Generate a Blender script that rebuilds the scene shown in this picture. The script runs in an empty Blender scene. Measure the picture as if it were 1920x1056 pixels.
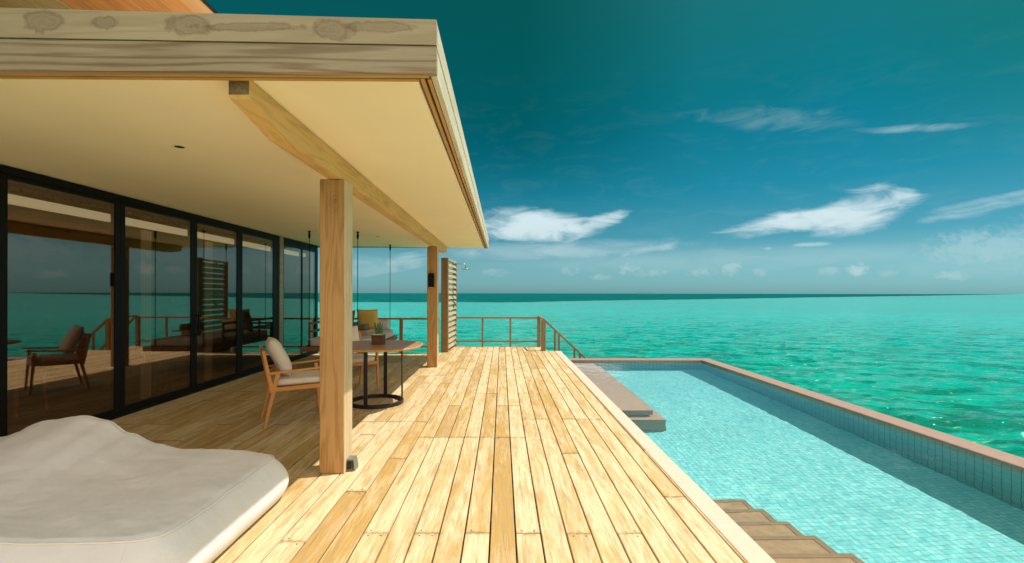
import bpy, math, random
from mathutils import Vector, Matrix, noise
random.seed(7)
sc = bpy.context.scene
COL = sc.collection
R = math.radians
PI = math.pi

# ---------------------------------------------------------------- camera
cam = bpy.data.cameras.new('camera')
cam.lens = 16.875; cam.sensor_width = 36
cam.shift_x = 0.0099; cam.shift_y = 0.0115
cam.clip_start = 0.05; cam.clip_end = 60000
cob = bpy.data.objects.new('camera', cam); COL.objects.link(cob)
cob.matrix_world = Matrix.Translation((0, 0, 1.5)) @ Matrix.Rotation(R(90), 4, 'X') @ Matrix.Rotation(R(0.1), 4, 'Z')
sc.camera = cob
sc.view_settings.view_transform = 'Standard'
sc.view_settings.look = 'None'
sc.view_settings.gamma = 1
sc.view_settings.exposure = 0.0
sc.cycles.max_bounces = 12; sc.cycles.transparent_max_bounces = 12
sc.cycles.diffuse_bounces = 5; sc.cycles.glossy_bounces = 4; sc.cycles.transmission_bounces = 6
sc.cycles.sample_clamp_indirect = 4.0
sc.cycles.use_denoising = True
sc.cycles.blur_glossy = 0.5

# ---------------------------------------------------------------- node helper
class NT:
    def __init__(s, tree): s.t = tree; s.n = tree.nodes; s.l = tree.links
    def put(s, sock, v):
        if isinstance(v, bpy.types.NodeSocket): s.l.new(v, sock)
        elif v is not None:
            if isinstance(v, (tuple, list)) and len(v) == 3 and sock.type == 'RGBA': v = (*v, 1)
            sock.default_value = v
    def node(s, typ, ins=None, **kw):
        n = s.n.new(typ)
        for k, v in kw.items(): setattr(n, k, v)
        for k, v in (ins or {}).items(): s.put(n.inputs[k], v)
        return n
    def m(s, op, a, b=None, c=None, clamp=False):
        n = s.node('ShaderNodeMath', {0: a}, operation=op, use_clamp=clamp)
        if b is not None: s.put(n.inputs[1], b)
        if c is not None: s.put(n.inputs[2], c)
        return n.outputs[0]
    def mr(s, v, a, b, c=0., d=1., smooth=False):
        n = s.node('ShaderNodeMapRange', {0: v, 1: a, 2: b, 3: c, 4: d}, interpolation_type='SMOOTHSTEP' if smooth else 'LINEAR')
        return n.outputs[0]
    def mix(s, f, a, b, mode='MIX'):
        n = s.node('ShaderNodeMix', None, data_type='RGBA', blend_type=mode)
        s.put(n.inputs[0], f); s.put(n.inputs[6], a); s.put(n.inputs[7], b)
        return n.outputs[2]
    def vmul(s, v, k):
        n = s.node('ShaderNodeVectorMath', {0: v, 1: k}, operation='MULTIPLY'); return n.outputs[0]
    def noise(s, v, scale, detail=3., rough=.55, dist=0., w=None, col=False):
        n = s.node('ShaderNodeTexNoise', {'Vector': v, 'Scale': scale, 'Detail': detail, 'Roughness': rough, 'Distortion': dist})
        if w is not None:
            n.noise_dimensions = '4D'; s.put(n.inputs['W'], w)
        return n.outputs[1 if col else 0]
    def ramp(s, f, stops):
        n = s.node('ShaderNodeValToRGB', {0: f}); e = n.color_ramp.elements
        while len(e) < len(stops): e.new(.5)
        for i, (p, c) in enumerate(stops):
            e[i].position = p; e[i].color = (*c, 1)
        return n.outputs[0]
    def sep(s, v):
        n = s.node('ShaderNodeSeparateXYZ', {0: v}); return n.outputs
    def comb(s, x, y, z):
        n = s.node('ShaderNodeCombineXYZ', {0: x, 1: y, 2: z}); return n.outputs[0]

def S(r, g, b):   # sRGB 0-255 -> linear
    f = lambda c: (c/255)/12.92 if c/255 <= .04045 else (((c/255)+.055)/1.055)**2.4
    return (f(r), f(g), f(b))

# ---------------------------------------------------------------- sun + sky
SUN = Vector((.50, .16, 1.0)).normalized()
sd = bpy.data.lights.new('sun', 'SUN'); sd.energy = 4.8; sd.angle = R(.5); sd.color = (1, .95, .86)
sd.cycles.is_caustics_light = True
so = bpy.data.objects.new('sun', sd); COL.objects.link(so)
so.rotation_euler = SUN.to_track_quat('Z', 'Y').to_euler(); so.location = (6, 2, 12)
w = bpy.data.worlds.new('World'); sc.world = w; w.use_nodes = True
T = NT(w.node_tree)
bg = T.n['Background']
sky = T.node('ShaderNodeTexSky', sky_type='NISHITA', sun_disc=False, altitude=0, air_density=1.0, dust_density=.6, ozone_density=2.0)
sky.sun_elevation = math.asin(SUN.z); sky.sun_rotation = math.atan2(SUN.x, SUN.y)
lum = T.node('ShaderNodeRGBToBW', {0: sky.outputs[0]}).outputs[0]
d = T.node('ShaderNodeTexCoord').outputs['Generated']
dx, dy, dz = T.sep(d)
el = T.m('MULTIPLY', T.m('ARCSINE', dz), 180/PI)          # degrees
az = T.m('MULTIPLY', T.m('ARCTAN2', dx, dy), 180/PI)
tint = T.ramp(T.mr(el, 0, 60), [(0.0, (.44, .94, .97)), (.06, (.38, .90, 1.0)), (.10, (.17, .74, .97)), (.19, (.045, .69, 1.02)), (.285, (.018, .66, .96)), (.35, (.016, .66, .86)), (.46, (.036, .70, .80)), (1.0, (.25, .75, .80))])
azr = T.ramp(T.mr(az, -30, 60), [(0, (.25, .80, .80)), (.36, (.15, .66, .60)), (.47, (.5, .80, .76)), (.58, (1, 1, 1)), (.74, (1, 1, 1)), (.86, (1.6, .93, .76)), (1, (1.6, .93, .76))])
tint = T.mix(T.mr(el, 7, 19, 0, 1, True), tint, T.mix(1.0, tint, azr, 'MULTIPLY'))
skyc = T.mix(1.0, tint, T.comb(lum, lum, lum), 'MULTIPLY')
# bright milky fill light added to the unseen sky behind the camera and overhead
dnx, dny, dnz = T.sep(T.node('ShaderNodeVectorMath', {0: d}, operation='NORMALIZE').outputs[0])
fill_mask = T.m('MAXIMUM', T.mr(dny, .05, -.35, 0, 1, True), T.mr(el, 44, 75, 0, .25, True))
milky = T.mix(T.noise(T.vmul(d, (1, 1, 2)), 2.2, 5, .6), (11.8, 11.2, 10.2), (20.4, 19.4, 17.7))
# clouds are laid out by azimuth and elevation
dw = T.node('ShaderNodeVectorMath', {0: d}, operation='NORMALIZE').outputs[0]
wv = T.comb(T.m('MULTIPLY', az, .10), T.m('MULTIPLY', el, .34), 0.)
wispn = T.noise(wv, 1.9, 8, .62, .9)
puffn = T.noise(T.comb(T.m('MULTIPLY', az, .35), T.m('MULTIPLY', el, .5), 3.), 1.6, 8, .6, .25)
cumn = T.noise(T.comb(T.m('MULTIPLY', az, .8), T.m('MULTIPLY', el, 1.1), 7.), 1.5, 7, .68, .3)
wave_ = 0
def cloud(px, py, rx, ry, rot=0., dens=1., edge=.55, kind='w', kn=1.6, gain=1.):
    """a cloud centred on the direction of photo pixel px,py; radii in degrees"""
    a0 = math.degrees(math.atan((px-941)/900)); hyp = math.hypot(900, px-941)
    e0 = math.degrees(math.atan((549-py)/hyp)); c, s_ = math.cos(R(rot)), math.sin(R(rot))
    u = T.m('SUBTRACT', az, a0); v = T.m('SUBTRACT', el, e0)
    uu = T.m('ADD', T.m('MULTIPLY', u, c/rx), T.m('MULTIPLY', v, s_/rx))
    vv = T.m('ADD', T.m('MULTIPLY', u, -s_/ry), T.m('MULTIPLY', v, c/ry))
    r2 = T.m('ADD', T.m('MULTIPLY', uu, uu), T.m('MULTIPLY', vv, vv))
    n = {'w': wispn, 'p': puffn, 'c': cumn}[kind]
    f = T.m('ADD', T.m('MULTIPLY', T.m('SUBTRACT', 1.0, r2), gain), T.m('MULTIPLY', T.m('SUBTRACT', n, .5), kn*2))
    return T.m('MULTIPLY', T.mr(f, 0., edge*2, 0, 1, True), dens)
cl = [cloud(1005, 424, 8.5, 2.3, -1, .97, .75, kn=1.5, gain=1.6), cloud(1120, 415, 4.2, 1.0, 12, .8, .6, kn=1.5), cloud(960, 415, 5, 2.0, 0, .85, .9, kn=1.4, gain=1.4),
      cloud(1520, 408, 8.5, 1.35, 7, .98, .75, kn=1.4, gain=1.4), cloud(1600, 400, 5.0, 2.3, 14, .97, .75, kn=1.5, gain=1.4), cloud(1650, 381, 2.9, 1.3, 18, .85, .6, kn=1.5), cloud(1400, 425, 4., .5, 6, .7, .6),
      cloud(1050, 468, 18, 1.5, 1, .62, 1., kn=1.0, gain=1.3), cloud(1220, 466, 5, .7, 8, .5, .6), cloud(1300, 486, 28, 1.7, 0, .36, 1.1, kn=.8, gain=1.3),
      cloud(1850, 462, 5.5, 1.9, 2, .40, .7, 'c', 1.6, gain=1.2), cloud(1960, 465, 5, 2.9, 0, .36, .8, 'c', 1.7), cloud(1870, 492, 9, 1.4, 0, .20, .7, 'p', .8),
      cloud(1440, 222, 9, 1.3, -10, .20, .9), cloud(1720, 238, 5, .42, -9, .34, .8),
      cloud(1850, 386, 5.0, .6, 10, .6, .8), cloud(1870, 372, 5.0, .5, 8, .4, .8), cloud(1525, 455, 2., .35, 0, .6, .5), cloud(1440, 465, .6, .25, 0, .4, .5), cloud(760, 490, 3.4, 1.2, 8, .55, .7),
      cloud(690, 500, 4.2, 1.6, 0, .35, .8)]
for px, py, rx, ry, dd in [(1190, 500, 2.3, 1.0, .42), (1215, 508, 2.6, .6, .3), (1070, 503, 1.5, .8, .22), (1372, 502, 1.1, .9, .42), (1310, 508, 2.0, .6, .3), (1607, 503, 1.0, .8, .6),
                       (1555, 508, 1.3, .5, .34), (1790, 513, 1.2, .5, .4), (1125, 518, 1.5, .4, .3), (1425, 506, .8, .6, .28), (930, 510, 2, .5, .2), (1665, 510, 1.0, .4, .2)]:
    cl.append(cloud(px, py, rx*1.1, ry*1.1, 0, dd*1.35, .8, 'c', 2.2, gain=1.1))
cm = cl[0]
for c in cl[1:]: cm = T.m('MAXIMUM', cm, c)
cm = T.m('MAXIMUM', cm, T.m('MULTIPLY', T.mr(wispn, .50, .78), T.m('MULTIPLY', T.mr(el, 1, 5), T.mr(el, 26, 8, 0, .05))))
cloudc = T.ramp(T.mr(el, 0, 14), [(0, (.44, .70, .72)), (.25, (.56, .78, .82)), (.6, (.72, .92, .97)), (1, (.70, .90, .95))])
skyc = T.mix(cm, skyc, T.mix(1.0, cloudc, (11., 10.6, 10.6), 'MULTIPLY'))
skyc = T.mix(fill_mask, skyc, milky)
T.put(bg.inputs[0], skyc); bg.inputs[1].default_value = .085

# ---------------------------------------------------------------- mesh helpers
class MB:
    def __init__(s): s.v = []; s.f = []; s.mi = []; s.a = []; s.sm = []; s.av = 0.
    def add(s, vs, fs, mi=0, smooth=False):
        o = len(s.v); s.v += [tuple(p) for p in vs]
        for f in fs:
            s.f.append(tuple(i+o for i in f)); s.mi.append(mi); s.a.append(s.av); s.sm.append(smooth)
        return s
    def box(s, a, b, bev=0., mi=0, M=None):
        a, b = [min(p, q) for p, q in zip(a, b)], [max(p, q) for p, q in zip(a, b)]
        if bev <= 0:
            vs = [Vector((x, y, z)) for x in (a[0], b[0]) for y in (a[1], b[1]) for z in (a[2], b[2])]
            fs = [(0, 1, 3, 2), (4, 6, 7, 5), (0, 4, 5, 1), (2, 3, 7, 6), (0, 2, 6, 4), (1, 5, 7, 3)]
        else:
            c = [(p+q)/2 for p, q in zip(a, b)]; h = [(q-p)/2 for p, q in zip(a, b)]
            bev = min(bev, min(h)*.9)
            vs = []; idx = {}
            for sx in (-1, 1):
                for sy in (-1, 1):
                    for sz in (-1, 1):
                        for k in range(3):
                            p = [c[0]+sx*(h[0]-bev), c[1]+sy*(h[1]-bev), c[2]+sz*(h[2]-bev)]
                            p[k] = c[k]+(sx, sy, sz)[k]*h[k]
                            idx[(sx, sy, sz, k)] = len(vs); vs.append(Vector(p))
            fs = []
            for k in range(3):
                o1, o2 = [q for q in range(3) if q != k]
                for sg in (-1, 1):
                    q = []
                    for (u, v) in ((-1, -1), (1, -1), (1, 1), (-1, 1)):
                        t = [0, 0, 0]; t[k] = sg; t[o1] = u; t[o2] = v; q.append(idx[(*t, k)])
                    fs.append(tuple(q if (sg > 0) == (k != 1) else q[::-1]))
                # edges along axis k
                for u in (-1, 1):
                    for v in (-1, 1):
                        t0 = [0, 0, 0]; t0[o1] = u; t0[o2] = v; t1 = list(t0); t0[k] = -1; t1[k] = 1
                        q = (idx[(*t0, o1)], idx[(*t1, o1)], idx[(*t1, o2)], idx[(*t0, o2)])
                        # orient outwards
                        A, B, C_ = vs[q[0]], vs[q[1]], vs[q[2]]
                        nn = (B-A).cross(C_-B); out = (A+C_)/2-Vector(c)
                        fs.append(q if nn.dot(out) > 0 else q[::-1])
            for sx in (-1, 1):
                for sy in (-1, 1):
                    for sz in (-1, 1):
                        q = tuple(idx[(sx, sy, sz, k)] for k in range(3))
                        A, B, C_ = (vs[i] for i in q)
                        if (B-A).cross(C_-B).dot(A-Vector(c)) < 0: q = q[::-1]
                        fs.append(q)
        if M is not None: vs = [M @ v for v in vs]
        return s.add(vs, fs, mi)
    def bar(s, p, q, w, h=None, up=(0, 0, 1), bev=.003, w2=None, h2=None, mi=0):
        """rectangular bar from p to q; w across, h along 'up'; may taper to w2,h2"""
        h = w if h is None else h; w2 = w if w2 is None else w2; h2 = h if h2 is None else h2
        p, q = Vector(p), Vector(q); t = (q-p); L = t.length; t.normalize()
        u = Vector(up)
        if abs(t.dot(u)) > .98: u = Vector((0, 1, 0))
        x = t.cross(u).normalized(); u = x.cross(t).normalized()
        def ring(c, w, h):
            b = min(bev, w*.4, h*.4); r = []
            for sx, sy, k in ((1, 1, 0), (1, 1, 1), (-1, 1, 1), (-1, 1, 0), (-1, -1, 0), (-1, -1, 1), (1, -1, 1), (1, -1, 0)):
                dx = w/2-(b if k else 0); dy = h/2-(0 if k else b)
                r.append(c+x*sx*dx+u*sy*dy)
            return r
        vs = ring(p, w, h)+ring(q, w2, h2); fs = []
        for i in range(8):
            j = (i+1) % 8; fs.append((i, j, j+8, i+8))
        fs.append(tuple(range(7, -1, -1))); fs.append(tuple(range(8, 16)))
        return s.add(vs, fs, mi)
    def tube(s, pts, r, n=12, cap=True, mi=0, rs=None):
        pts = [Vector(p) for p in pts]; vs = []; fs = []; ref = None
        for i, p in enumerate(pts):
            t = (pts[min(i+1, len(pts)-1)]-pts[max(i-1, 0)]).normalized()
            if ref is None: ref = Vector((1, 0, 0)) if abs(t.x) < .9 else Vector((0, 1, 0))
            a = t.cross(ref).normalized(); b = a.cross(t).normalized(); ref = b
            rr = rs[i] if rs else r
            for k in range(n):
                an = 2*PI*k/n; vs.append(p+a*math.cos(an)*rr+b*math.sin(an)*rr)
        for i in range(len(pts)-1):
            for k in range(n):
                j = (k+1) % n; fs.append((i*n+k, i*n+j, (i+1)*n+j, (i+1)*n+k))
        s.add(vs, fs, mi, True)
        if cap:
            o = len(s.v)-len(vs)
            s.f.append(tuple(o+k for k in range(n))[::-1]); s.mi.append(mi); s.a.append(s.av); s.sm.append(False)
            s.f.append(tuple(o+(len(pts)-1)*n+k for k in range(n))); s.mi.append(mi); s.a.append(s.av); s.sm.append(False)
        return s
    def lathe(s, prof, c=(0, 0, 0), n=32, mi=0, smooth=True):
        vs = []; fs = []
        for (r, z) in prof:
            for k in range(n):
                a = 2*PI*k/n; vs.append((c[0]+r*math.cos(a), c[1]+r*math.sin(a), c[2]+z))
        for i in range(len(prof)-1):
            for k in range(n):
                j = (k+1) % n; fs.append((i*n+k, i*n+j, (i+1)*n+j, (i+1)*n+k))
        return s.add(vs, fs, mi, smooth)
    def prism(s, outline, z0, z1, bev=0., mi=0):
        """outline: list of (x,y) counter-clockwise"""
        n = len(outline); cx = sum(p[0] for p in outline)/n; cy = sum(p[1] for p in outline)/n
        def ring(z, k): return [(cx+(x-cx)*k, cy+(y-cy)*k, z) for x, y in outline]
        if bev > 0:
            rad = max(math.hypot(x-cx, y-cy) for x, y in outline); k = 1-bev/rad
            rings = [ring(z0, k), ring(z0+bev, 1), ring(z1-bev, 1), ring(z1, k)]
        else: rings = [ring(z0, 1), ring(z1, 1)]
        vs = sum(rings, []); fs = []
        for i in range(len(rings)-1):
            for j in range(n):
                q = (j+1) % n; fs.append((i*n+j, i*n+q, (i+1)*n+q, (i+1)*n+j))
        fs.append(tuple(range(n))[::-1]); fs.append(tuple((len(rings)-1)*n+j for j in range(n)))
        return s.add(vs, fs, mi)
    def extr(s, outline, x0, x1, mi=0):
        """outline (y,z), extruded along x"""
        n = len(outline); vs = [(x0, y, z) for y, z in outline]+[(x1, y, z) for y, z in outline]; fs = []
        for j in range(n):
            q = (j+1) % n; fs.append((j, q, n+q, n+j))
        fs.append(tuple(range(n))[::-1]); fs.append(tuple(range(n, 2*n)))
        return s.add(vs, fs, mi)
    def build(s, name, mats, parent=None, recalc=True):
        me = bpy.data.meshes.new(name); me.from_pydata(s.v, [], s.f); me.update()
        for m in (mats if isinstance(mats, (list, tuple)) else [mats]): me.materials.append(m)
        me.polygons.foreach_set('material_index', s.mi); me.polygons.foreach_set('use_smooth', s.sm)
        at = me.attributes.new('tone', 'FLOAT', 'FACE'); at.data.foreach_set('value', s.a)
        import bmesh
        if recalc:
            bm = bmesh.new(); bm.from_mesh(me); bmesh.ops.recalc_face_normals(bm, faces=bm.faces); bm.to_mesh(me); bm.free()
        o = bpy.data.objects.new(name, me); COL.objects.link(o)
        if parent: o.parent = parent
        return o
def tag(o, label=None, cat=None, group=None, kind=None):
    if label: o['label'] = label
    if cat: o['category'] = cat
    if group: o['group'] = group
    if kind: o['kind'] = kind
    return o
def empty(name, label, cat, loc=(0, 0, 0), rz=0, group=None):
    o = bpy.data.objects.new(name, None); COL.objects.link(o); o.empty_display_size = .1
    o.location = loc; o.rotation_euler = (0, 0, rz); return tag(o, label, cat, group)
def copy_thing(root, label):
    r = root.copy(); COL.objects.link(r); r['label'] = label
    for ch in list(root.children):
        c = ch.copy(); COL.objects.link(c); c.parent = r
        for g in list(ch.children):
            e = g.copy(); COL.objects.link(e); e.parent = c
    return r

# ---------------------------------------------------------------- materials
def newmat(name):
    m = bpy.data.materials.new(name); m.use_nodes = True
    t = NT(m.node_tree); return m, t, t.n['Principled BSDF']
def plain(name, c, rough=.6, metal=0., spec=.5, bump=0., bscale=200., var=0., vscale=6.):
    m, t, b = newmat(name)
    co = t.node('ShaderNodeTexCoord').outputs['Object']
    if var > 0:
        n = t.noise(co, vscale, 5, .6)
        t.put(b.inputs['Base Color'], t.mix(t.mr(n, .3, .7), tuple(x*(1-var) for x in c), tuple(min(1, x*(1+var)) for x in c)))
    else: t.put(b.inputs['Base Color'], c)
    b.inputs['Roughness'].default_value = rough; b.inputs['Metallic'].default_value = metal
    b.inputs['Specular IOR Level'].default_value = spec
    if bump > 0:
        n = t.noise(co, bscale, 3, .6)
        bn = t.node('ShaderNodeBump', {'Height': n, 'Strength': bump, 'Distance': .002}); t.put(b.inputs['Normal'], bn.outputs[0])
    return m
def wood(name, light, dark, axis='y', rough=.6, ring=1., knots=0., spec=.35, tonevar=0., gs=1., at=()):
    """grain runs along axis"""
    m, t, b = newmat(name)
    co = t.node('ShaderNodeTexCoord').outputs['Object']
    tone = t.node('ShaderNodeAttribute', attribute_name='tone').outputs['Fac']
    W = t.m('MULTIPLY', tone, 37.)
    k = {'x': (.06, 1, 1), 'y': (1, .06, 1), 'z': (1, 1, .06)}[axis]
    st = t.vmul(co, k)
    warp = t.noise(st, 5*gs, 2, .5, w=W)
    rings = t.m('SINE', t.m('MULTIPLY', t.m('ADD', warp, t.m('MULTIPLY', t.noise(st, 22*gs, 3, .5, w=W), .10)), 75.))
    rings = t.mr(rings, -.2, 1., 0, 1)
    k2 = {'x': (.02, 1, 1), 'y': (1, .02, 1), 'z': (1, 1, .02)}[axis]
    fine = t.noise(t.vmul(co, k2), 320*gs, 3, .7, w=W)
    blot = t.noise(t.vmul(co, {'x': (.3, 1, 1), 'y': (1, .3, 1), 'z': (1, 1, .3)}[axis]), 3.5*gs, 4, .6, w=W)
    f = t.m('ADD', t.m('MULTIPLY', rings, .42*ring), t.m('MULTIPLY', t.mr(fine, .3, .75), .38))
    f = t.m('ADD', f, t.m('MULTIPLY', t.mr(blot, .35, .7), .35), clamp=True)
    if tonevar: f = t.m('ADD', f, t.m('MULTIPLY', t.m('SUBTRACT', tone, .5), tonevar), clamp=True)
    c = t.mix(f, light, dark)
    if knots > 0:
        vo = t.node('ShaderNodeTexVoronoi', {'Vector': t.node('ShaderNodeVectorMath', {0: t.vmul(co, {'x': (.55, 1.2, 1.2), 'y': (1.2, .55, 1.2), 'z': (1.2, 1.2, .55)}[axis]), 1: t.vmul(t.noise(co, 5, 3, .5, col=True), (.12, .12, .12))}, operation='ADD').outputs[0], 'Scale': 3.2}, feature='F1')
        dd = vo.outputs[0]
        ri = t.m('MULTIPLY', t.mr(t.m('SINE', t.m('MULTIPLY', dd, 95.)), -.3, 1), t.mr(dd, .32, .16))
        c = t.mix(t.m('MULTIPLY', ri, knots), c, tuple(x*.45 for x in dark))
        c = t.mix(t.m('MULTIPLY', t.mr(dd, .2, .08, 0, 1, True), knots*.8), c, tuple(x*.62 for x in dark))
    for (kx, kz, rx, rz) in at:     # knots of this very board
        x, y, z = t.sep(co)
        nn = t.noise(co, 12, 5, .65, .4)
        u = t.m('DIVIDE', t.m('SUBTRACT', x, kx), rx); v = t.m('DIVIDE', t.m('SUBTRACT', z, kz), rz)
        r = t.m('SQRT', t.m('ADD', t.m('MULTIPLY', u, u), t.m('MULTIPLY', v, v)))
        r = t.m('ADD', r, t.m('MULTIPLY', t.m('SUBTRACT', nn, .5), 2.1))
        rim = t.m('MULTIPLY', t.mr(r, .75, 1.), t.mr(r, 1.35, 1.02))
        rg = t.m('MULTIPLY', t.mr(t.m('SINE', t.m('MULTIPLY', r, 16.)), -.2, 1.), t.mr(r, 1.0, .8, 0, .35))
        c = t.mix(t.mr(r, 1.05, .85, 0, .45), c, tuple(q*.9 for q in (.30, .20, .12)))
        c = t.mix(t.m('MULTIPLY', t.m('MAXIMUM', rim, rg), .48), c, (.13, .075, .035))
    t.put(b.inputs['Base Color'], c)
    b.inputs['Roughness'].default_value = rough; b.inputs['Specular IOR Level'].default_value = spec
    bn = t.node('ShaderNodeBump', {'Height': t.m('ADD', fine, t.m('MULTIPLY', rings, -.4)), 'Strength': .25, 'Distance': .002})
    t.put(b.inputs['Normal'], bn.outputs[0])
    return m

# deck boards: sun-bleached hardwood, amber where the oil is left
def deck_mat():
    m, t, b = newmat('weathered deck wood')
    co = t.node('ShaderNodeTexCoord').outputs['Object']
    tone = t.node('ShaderNodeAttribute', attribute_name='tone').outputs['Fac']
    W = t.m('MULTIPLY', tone, 61.)
    blot = t.noise(t.vmul(co, (1, .13, 1)), 7.5, 6, .68, .9, w=W)
    blot2 = t.noise(t.vmul(co, (1, .16, 1)), 24., 5, .72, .5, w=W)
    amb = t.m('ADD', t.mr(blot, .43, .66), t.m('MULTIPLY', t.m('SUBTRACT', blot2, .5), 1.6))
    amb = t.m('ADD', amb, t.m('MULTIPLY', t.m('SUBTRACT', t.m('POWER', tone, 1.6), .36), .85), clamp=True)
    st = t.vmul(co, (1, .045, 1))
    warp = t.noise(st, 7, 2, .5, .3, w=W)
    rings = t.mr(t.m('SINE', t.m('MULTIPLY', t.m('ADD', warp, t.m('MULTIPLY', t.noise(st, 30, 3, .5, w=W), .06)), 110.)), .15, 1.)
    fine = t.noise(t.vmul(co, (1, .022, 1)), 130, 5, .8, w=W)
    crack = t.mr(t.noise(t.vmul(co, (1, .03, 1)), 75, 2, .5, .3, w=W), .66, .74)
    c = t.mix(amb, (.74, .60, .365), (.52, .325, .09))
    c = t.mix(t.mr(tone, .88, .93, 0, .22), c, (.36, .22, .10))
    c = t.mix(t.m('MULTIPLY', rings, t.m('ADD', .22, t.m('MULTIPLY', t.mr(tone, .2, .9), .30))), c, (.40, .225, .07))
    c = t.mix(t.mr(fine, .46, .70, 0, .75), c, (.40, .26, .12))
    c = t.mix(t.mr(fine, .2, .45, .3, 0), c, (.76, .63, .44))
    c = t.mix(t.m('MULTIPLY', crack, .55), c, (.16, .085, .03))
    dirt = t.mr(t.noise(co, 2.3, 6, .7, .5), .55, .8, 0, .45)
    c = t.mix(dirt, c, (.40, .27, .12))
    y0 = t.node('ShaderNodeAttribute', attribute_name='y0').outputs['Fac']; y1 = t.node('ShaderNodeAttribute', attribute_name='y1').outputs['Fac']
    yy = t.sep(co)[1]
    en = t.m('MINIMUM', t.m('SUBTRACT', yy, y0), t.m('SUBTRACT', y1, yy))
    en = t.m('ADD', en, t.m('MULTIPLY', t.m('SUBTRACT', t.noise(co, 26, 5, .7), .5), .12))
    c = t.mix(t.mr(en, .028, .0, 0, .6), c, (.22, .11, .035))
    spots = t.node('ShaderNodeTexVoronoi', {'Vector': co, 'Scale': 9.}, feature='F1').outputs[0]
    c = t.mix(t.m('MULTIPLY', t.mr(spots, .035, .015), .6), c, (.12, .07, .03))
    stre = t.noise(t.vmul(co, (1, .09, 1)), 26, 5, .75, .6, w=W)
    c = t.mix(t.mr(stre, .51, .65, 0, .72), c, (.37, .245, .12))
    t.put(b.inputs['Base Color'], c)
    b.inputs['Roughness'].default_value = .62; b.inputs['Specular IOR Level'].default_value = .3
    bn = t.node('ShaderNodeBump', {'Height': t.m('SUBTRACT', fine, t.m('MULTIPLY', rings, .3)), 'Strength': .35, 'Distance': .002})
    t.put(b.inputs['Normal'], bn.outputs[0])
    return m
M_deck = deck_mat()
M_gap = plain('shadow gap timber', (.012, .008, .005), .95)
M_sheet = plain('pale bounce sheet', (.88, .82, .72), .8)
M_post = wood('honey post timber', (.56, .32, .12), (.33, .15, .04), 'z', .6, 1., .3, gs=1.5)
M_beam = wood('pale oiled beam timber', (.84, .54, .21), (.56, .31, .09), 'y', .6, .9, .25, gs=1.3)
M_grey = wood('grey weathered fascia timber', (.52, .39, .24), (.32, .215, .12), 'x', .7, .55, 0, gs=.8, at=[(2.30, 2.855, .085, .042), (2.61, 2.85, .05, .028), (3.04, 2.835, .10, .045), (3.75, 2.815, .09, .042), (3.33, 2.83, .22, .018), (3.98, 2.83, .16, .022)])
M_grey2 = wood('grey lined fascia timber', (.48, .355, .225), (.22, .135, .07), 'x', .7, 1.25, .0, gs=.9)
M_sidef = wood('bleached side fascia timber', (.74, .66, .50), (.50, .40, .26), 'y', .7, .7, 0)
M_trim = wood('orange trim timber', (.62, .36, .12), (.42, .2, .055), 'x', .6, .6, 0)
M_trimy = wood('orange side trim timber', (.58, .36, .14), (.40, .2, .07), 'y', .6, .6, 0)
M_up = wood('red orange ceiling planks', (.62, .27, .07), (.36, .12, .025), 'y', .55, .7, 0, tonevar=.8)
M_upl = wood('light eave timber', (.66, .36, .14), (.5, .23, .075), 'y', .55, .6, 0)
M_dark = wood('dark screen timber', (.32, .19, .08), (.17, .085, .03), 'z', .6, .8, 0)
M_slat = wood('pale slat timber', (.58, .46, .28), (.36, .25, .12), 'y', .6, .7, 0)
M_rail = wood('brown rail timber', (.36, .20, .085), (.2, .10, .035), 'x', .6, .6, 0)
M_teak = wood('orange teak', (.68, .31, .08), (.46, .17, .035), 'y', .45, .7, 0, gs=1.6)
M_teakd = wood('brown daybed timber', (.26, .12, .045), (.13, .055, .02), 'x', .5, .7, 0)
M_int = wood('dark interior wood', (.09, .045, .018), (.04, .018, .007), 'y', .4, .8, 0)
M_soffit = plain('cream soffit paint', (.98, .84, .585), .8, 0, .2, .06, 40, .02, 1.5)
M_black = plain('black powder coat', (.006, .005, .004), .5, 0, .15)
M_iron = plain('dark bronze steel', (.018, .013, .011), .4, .3, .5, .1, 300)
M_steel = plain('brushed steel', (.34, .33, .31), .38, 1., .5)
def fabric(name, c, sc_=900, var=.05, wr=.0):
    m, t, b = newmat(name)
    co = t.node('ShaderNodeTexCoord').outputs['Object']
    x, y, z = t.sep(co)
    wv = t.m('MULTIPLY', t.m('SINE', t.m('MULTIPLY', t.m('ADD', x, z), sc_)), t.m('SINE', t.m('MULTIPLY', t.m('ADD', y, z), sc_)))
    n = t.noise(co, 4, 5, .6)
    t.put(b.inputs['Base Color'], t.mix(t.mr(n, .3, .7), tuple(q*(1-var) for q in c), tuple(min(1, q*(1+var)) for q in c)))
    b.inputs['Roughness'].default_value = .85; b.inputs['Specular IOR Level'].default_value = .2
    b.inputs['Sheen Weight'].default_value = .15
    h = t.m('ADD', t.m('MULTIPLY', wv, .15), t.m('MULTIPLY', t.noise(co, 14, 4, .6), 6. if wr else 2.))
    bn = t.node('ShaderNodeBump', {'Height': h, 'Strength': .35, 'Distance': .0025}); t.put(b.inputs['Normal'], bn.outputs[0])
    return m
M_bag = fabric('grey beige outdoor cloth', (.77, .735, .70), 1200, .04, 1)
M_pipe = fabric('pale piping cloth', (.80, .76, .70), 1200, .03)
M_cush = fabric('cream cushion cloth', (.68, .60, .49), 900, .05)
M_yel = fabric('mustard cushion cloth', (.70, .46, .12), 900, .08)
M_olive = fabric('olive cushion cloth', (.10, .09, .045), 900, .1)
M_greyc = fabric('light grey mattress cloth', (.5, .48, .44), 900, .05)
M_brc = fabric('brown upholstery cloth', (.10, .05, .025), 900, .1)
M_white = plain('white enamel', (.8, .79, .75), .4)

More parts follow.
